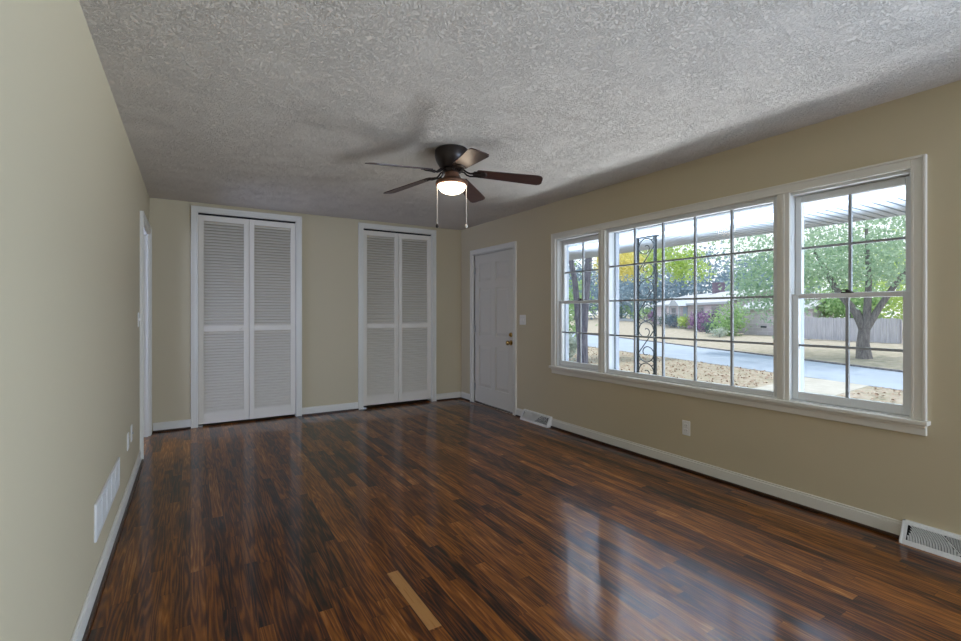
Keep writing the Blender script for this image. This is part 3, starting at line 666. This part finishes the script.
# trees and shrubs farther off
for i, (X, Y_, zc, rx, rz, n, lf, lab) in enumerate([
    (62, 49, 4.6, 6.0, 3.6, 2600, 'blue', 'tall haze-tinted tree behind the house left of its chimney'),
    (60, 39, 5.0, 5.5, 3.8, 2600, 'blue', 'tall haze-tinted tree behind the house straight above its chimney'),
    (57, 29, 4.6, 4.5, 3.2, 2000, 'blue', 'haze-tinted tree behind the house right of its chimney'),
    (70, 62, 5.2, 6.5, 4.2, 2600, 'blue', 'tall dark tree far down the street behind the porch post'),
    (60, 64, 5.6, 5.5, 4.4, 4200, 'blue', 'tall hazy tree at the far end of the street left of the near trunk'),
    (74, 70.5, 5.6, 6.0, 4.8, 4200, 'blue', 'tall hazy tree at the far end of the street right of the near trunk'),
    (45, 17.5, 4.4, 4.0, 3.2, 2200, 'green', 'green tree standing behind the brick wing of the house'),
    (37.0, 13.4, 2.0, 1.6, 1.3, 1500, 'green', 'small green tree over the far end of the grey fence beside the garage'),
    (42, 11.5, 3.4, 3.6, 2.6, 2600, 'chart', 'yellow-green tree rising above the middle of the wooden fence'),
    (41, 6.2, 3.2, 3.4, 2.6, 2400, 'dark', 'dark green tree rising above the near end of the wooden fence')]):
    z = gz(X, Y_)
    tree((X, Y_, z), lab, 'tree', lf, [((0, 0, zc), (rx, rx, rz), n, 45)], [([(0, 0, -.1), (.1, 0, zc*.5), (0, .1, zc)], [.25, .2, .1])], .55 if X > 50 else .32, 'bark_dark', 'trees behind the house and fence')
def shrub(X, Y_, rx, h, lf, lab, n=700, size=.16, name='shrub', g='garden shrubs across the street'):
    tree((X, Y_, gz(X, Y_)), lab, 'shrub', lf, [((0, 0, h*.52), (rx, rx, h*.44), n, 24)], [([(0, 0, -.05), (.03, 0, h*.3), (0, .03, h*.6)], [.05, .04, .02])], size, 'bark_dark', g, name)
shrub(18.9, 21.0, 1.5, 3.9, 'green', 'tall green bush at the street edge left of the dark double trunk', 2600, .2)
shrub(13.0, 14.4, .45, 1.0, 'white', 'low silvery bush on the front lawn left of the dark double trunk', 700, .16)
shrub(68.5, 58.5, 2.0, 3.3, 'green', 'green bush beside the low pale garden wall', 700, .3)
shrub(60.5, 54.5, 1.5, 3.0, 'dark', 'dark bush at the left end of the low pale garden wall', 600, .28)
shrub(54.6, 44.2, 1.3, 2.1, 'green', 'green bush glimpsed left of the wrought iron post', 500, .25)
shrub(54.0, 42.0, 1.0, 1.7, 'purple', 'purple flowering bush glimpsed behind the wrought iron post', 500, .22)
shrub(45.3, 33.9, .85, 1.5, 'dark', 'dark rounded shrub left of the house entry columns', 500, .2)
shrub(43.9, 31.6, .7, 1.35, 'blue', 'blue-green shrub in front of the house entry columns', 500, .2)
shrub(41.9, 28.9, .65, 1.25, 'chart', 'small bright green shrub right of the house entry columns', 500, .18)
shrub(40.2, 26.5, .8, 1.7, 'purple', 'purple bush under the house windows, farther of two', 600, .18)
shrub(38.4, 24.6, .95, 1.7, 'purple', 'purple bush under the house windows, nearer and rounder of two', 700, .18)
shrub(36.5, 22.6, .8, .95, 'dark', 'low dark shrub at the foot of the big round bush', 500, .18)
shrub(34.6, 20.15, 1.35, 2.3, 'green', 'big rounded green bush in front of the house', 1800, .2)
shrub(32.6, 19.75, .5, .62, 'white', 'small silvery white shrub on the lawn before the house', 400, .14)
# low pale wall far left
o = tag(MB().hexa([(56.0, 46.9, -.25), (58.6, 52.6, -.25), (58.9, 52.5, -.25), (56.3, 46.8, -.25), (56.0, 46.9, .16), (58.6, 52.6, .16), (58.9, 52.5, .16), (56.3, 46.8, .16)]).build('garden_wall', M['soffit'], bevel=.03), 'low pale garden wall far across the street', 'garden wall')

# fence
M['fence'] = noise_color(mat('weathered_wood', (.4, .37, .38), .9), 2.0, [(.3, (.42, .41, .47)), (.7, (.62, .61, .68))], stretch=(8, 8, .6))
M['cedar'] = noise_color(mat('new_cedar', (.5, .38, .3), .9), 2.0, [(.3, (.46, .33, .25)), (.7, (.60, .45, .36))], stretch=(8, 8, .6))
def fence(a, b_, m_, label, hgt):
    A = Vector(a); B = Vector(b_); d = B-A; n_ = max(2, round(d.length/.15)); ang = math.atan2(d.y, d.x)
    r = tag(empty('wooden_fence', (A.x, A.y, gz(A.x, A.y)-.02), ang), label, 'fence')
    q = MB(); Ln = d.length
    for i in range(n_):
        x = Ln*i/n_; h = hgt+.02*((i*7) % 3)
        q.prism([(x, 0), (x+Ln/n_-.014, 0), (x+Ln/n_-.014, h-.03), (x+Ln/n_*.5, h), (x, h-.03)], 'y', -.010, .010)
    q.build('pickets', m_, r)
    q = MB().box((0, -.05, .25), (Ln, -.010, .34)).box((0, -.05, hgt-.40), (Ln, -.010, hgt-.31)); q.build('rails', m_, r)
    k = 0.0
    while k <= Ln: MB().box((k-.05, -.15, -.1), (k+.05, -.05, hgt-.05)).build('fence_post', m_, r); k += 2.4
    return r
fence((32.7, 9.65), (33.5, 15.0), M['fence'], 'weathered grey picket fence behind the big forked tree', 1.36)
fence((32.2, 5.5), (32.45, 9.3), M['cedar'], 'newer tan board fence at the near end of the grey fence', 1.30)

# house across the street
def brick(name, c1, c2, mo, scale):
    m = mat(name, c1, .9); n, l, b = nt(m)
    t = n.new('ShaderNodeTexCoord'); k = n.new('ShaderNodeTexBrick'); mp = n.new('ShaderNodeMapping'); mp.inputs['Rotation'].default_value = (PI/2, 0, 0)
    l.new(t.outputs['Object'], mp.inputs[0]); l.new(mp.outputs[0], k.inputs['Vector'])
    k.inputs['Color1'].default_value = (*c1, 1); k.inputs['Color2'].default_value = (*c2, 1); k.inputs['Mortar'].default_value = (*mo, 1); k.inputs['Scale'].default_value = scale
    k.inputs['Brick Width'].default_value = .8; k.inputs['Row Height'].default_value = .28
    l.new(k.outputs['Color'], b.inputs['Base Color']); return m
M['brick'] = brick('pale_brick', (.54, .48, .54), (.60, .54, .60), (.68, .64, .68), 1.0)
M['chimney'] = brick('dark_brick', (.16, .12, .17), (.22, .17, .22), (.26, .22, .26), 1.6)
M['roofing'] = noise_color(mat('pale_shingles', (.5, .5, .52), .9), 3, [(.3, (.46, .46, .49)), (.7, (.58, .58, .61))])
M['pane_dark'] = mat('house_window', (.08, .09, .12), .15)
M['blue_door'] = mat('pale_blue_door', (.35, .45, .58), .5)
hz = -.50; ang = math.atan2(.797, .604)
hs = tag(empty('brick_house', (33.4, 16.3, hz), ang), 'pale brick ranch house with chimney across the street', 'house')
MB().box((7.0, -8, -.2), (30, 0, 2.55)).build('main_wall', M['brick'], hs)
q = MB().prism([(.45, 2.50), (-4, 3.72), (-8.45, 2.50), (-8.45, 2.60), (-4, 3.86), (.45, 2.60)], 'x', 6.6, 30.4); q.build('roof', M['roofing'], hs)
MB().prism([(0, 2.5), (-8, 2.5), (-4, 3.7)], 'x', 7.0, 7.15).build('gable_wall', M['brick'], hs)
MB().box((6.6, .40, 2.40), (30.4, .47, 2.60)).build('fascia', M['soffit'], hs)
MB().box((19.1, -4.5, 3.2), (19.95, -3.5, 4.85)).box((19.05, -4.55, 4.78), (20.0, -3.45, 4.9)).build('chimney', M['chimney'], hs)
for x0, x1, z0, z1 in ((20.9, 22.4, 1.0, 2.2), (24.5, 26.3, 1.0, 2.2), (12.8, 14.4, 1.05, 2.2), (9.2, 10.8, 1.05, 2.2)):
    f = MB(); f.box((x0-.08, 0, z0-.08), (x1+.08, .05, z1+.08)); fo = f.build('window', M['soffit'], hs)
    g = MB(); nx = 2
    for i in range(nx):
        for j in range(2):
            w_ = (x1-x0)/nx; h_ = (z1-z0)/2; g.box((x0+w_*i+.03, .05, z0+h_*j+.03), (x0+w_*(i+1)-.03, .06, z0+h_*(j+1)-.03))
    g.build('pane', M['pane_dark'], fo)
MB().box((17.2, 0, .15), (18.4, .06, 2.25)).build('front_door', M['blue_door'], hs)
MB().prism([(15.9, 2.35), (19.5, 2.35), (17.7, 3.25)], 'y', .2, 1.3).build('portico_gable', M['soffit'], hs)
for x in (16.1, 19.2): MB().lathe([(.10, 0), (.10, .1), (.075, .12), (.065, 2.2), (.10, 2.25), (.10, 2.36)], 14, Matrix.Translation((x, 1.2, 0))).build('column', M['soffit'], hs)
wg = MB(); wa = Vector((36.6, 20.5)); wb = Vector((35.7, 15.1))
o = tag(empty('brick_garage', (35.7, 15.1, -.48), math.atan2(5.4, .9)), 'low pale brick garage beside the house near the fence', 'garage')
MB().box((0, -2.0, -.2), (5.2, 0, 2.0)).prism([(0, 2.0), (-1.0, 2.45), (-2.0, 2.0)], 'x', 0, .1).build('wall', M['brick'], o)
MB().prism([(.3, 1.90), (-1.0, 2.45), (-2.3, 1.90), (-2.3, 1.98), (-1.0, 2.53), (.3, 1.98)], 'x', -.2, 5.4).build('roof', M['roofing'], o)
MB().box((3.3, 0, .55), (3.75, .02, .68)).build('vent_slot', M['pane_dark'], o)
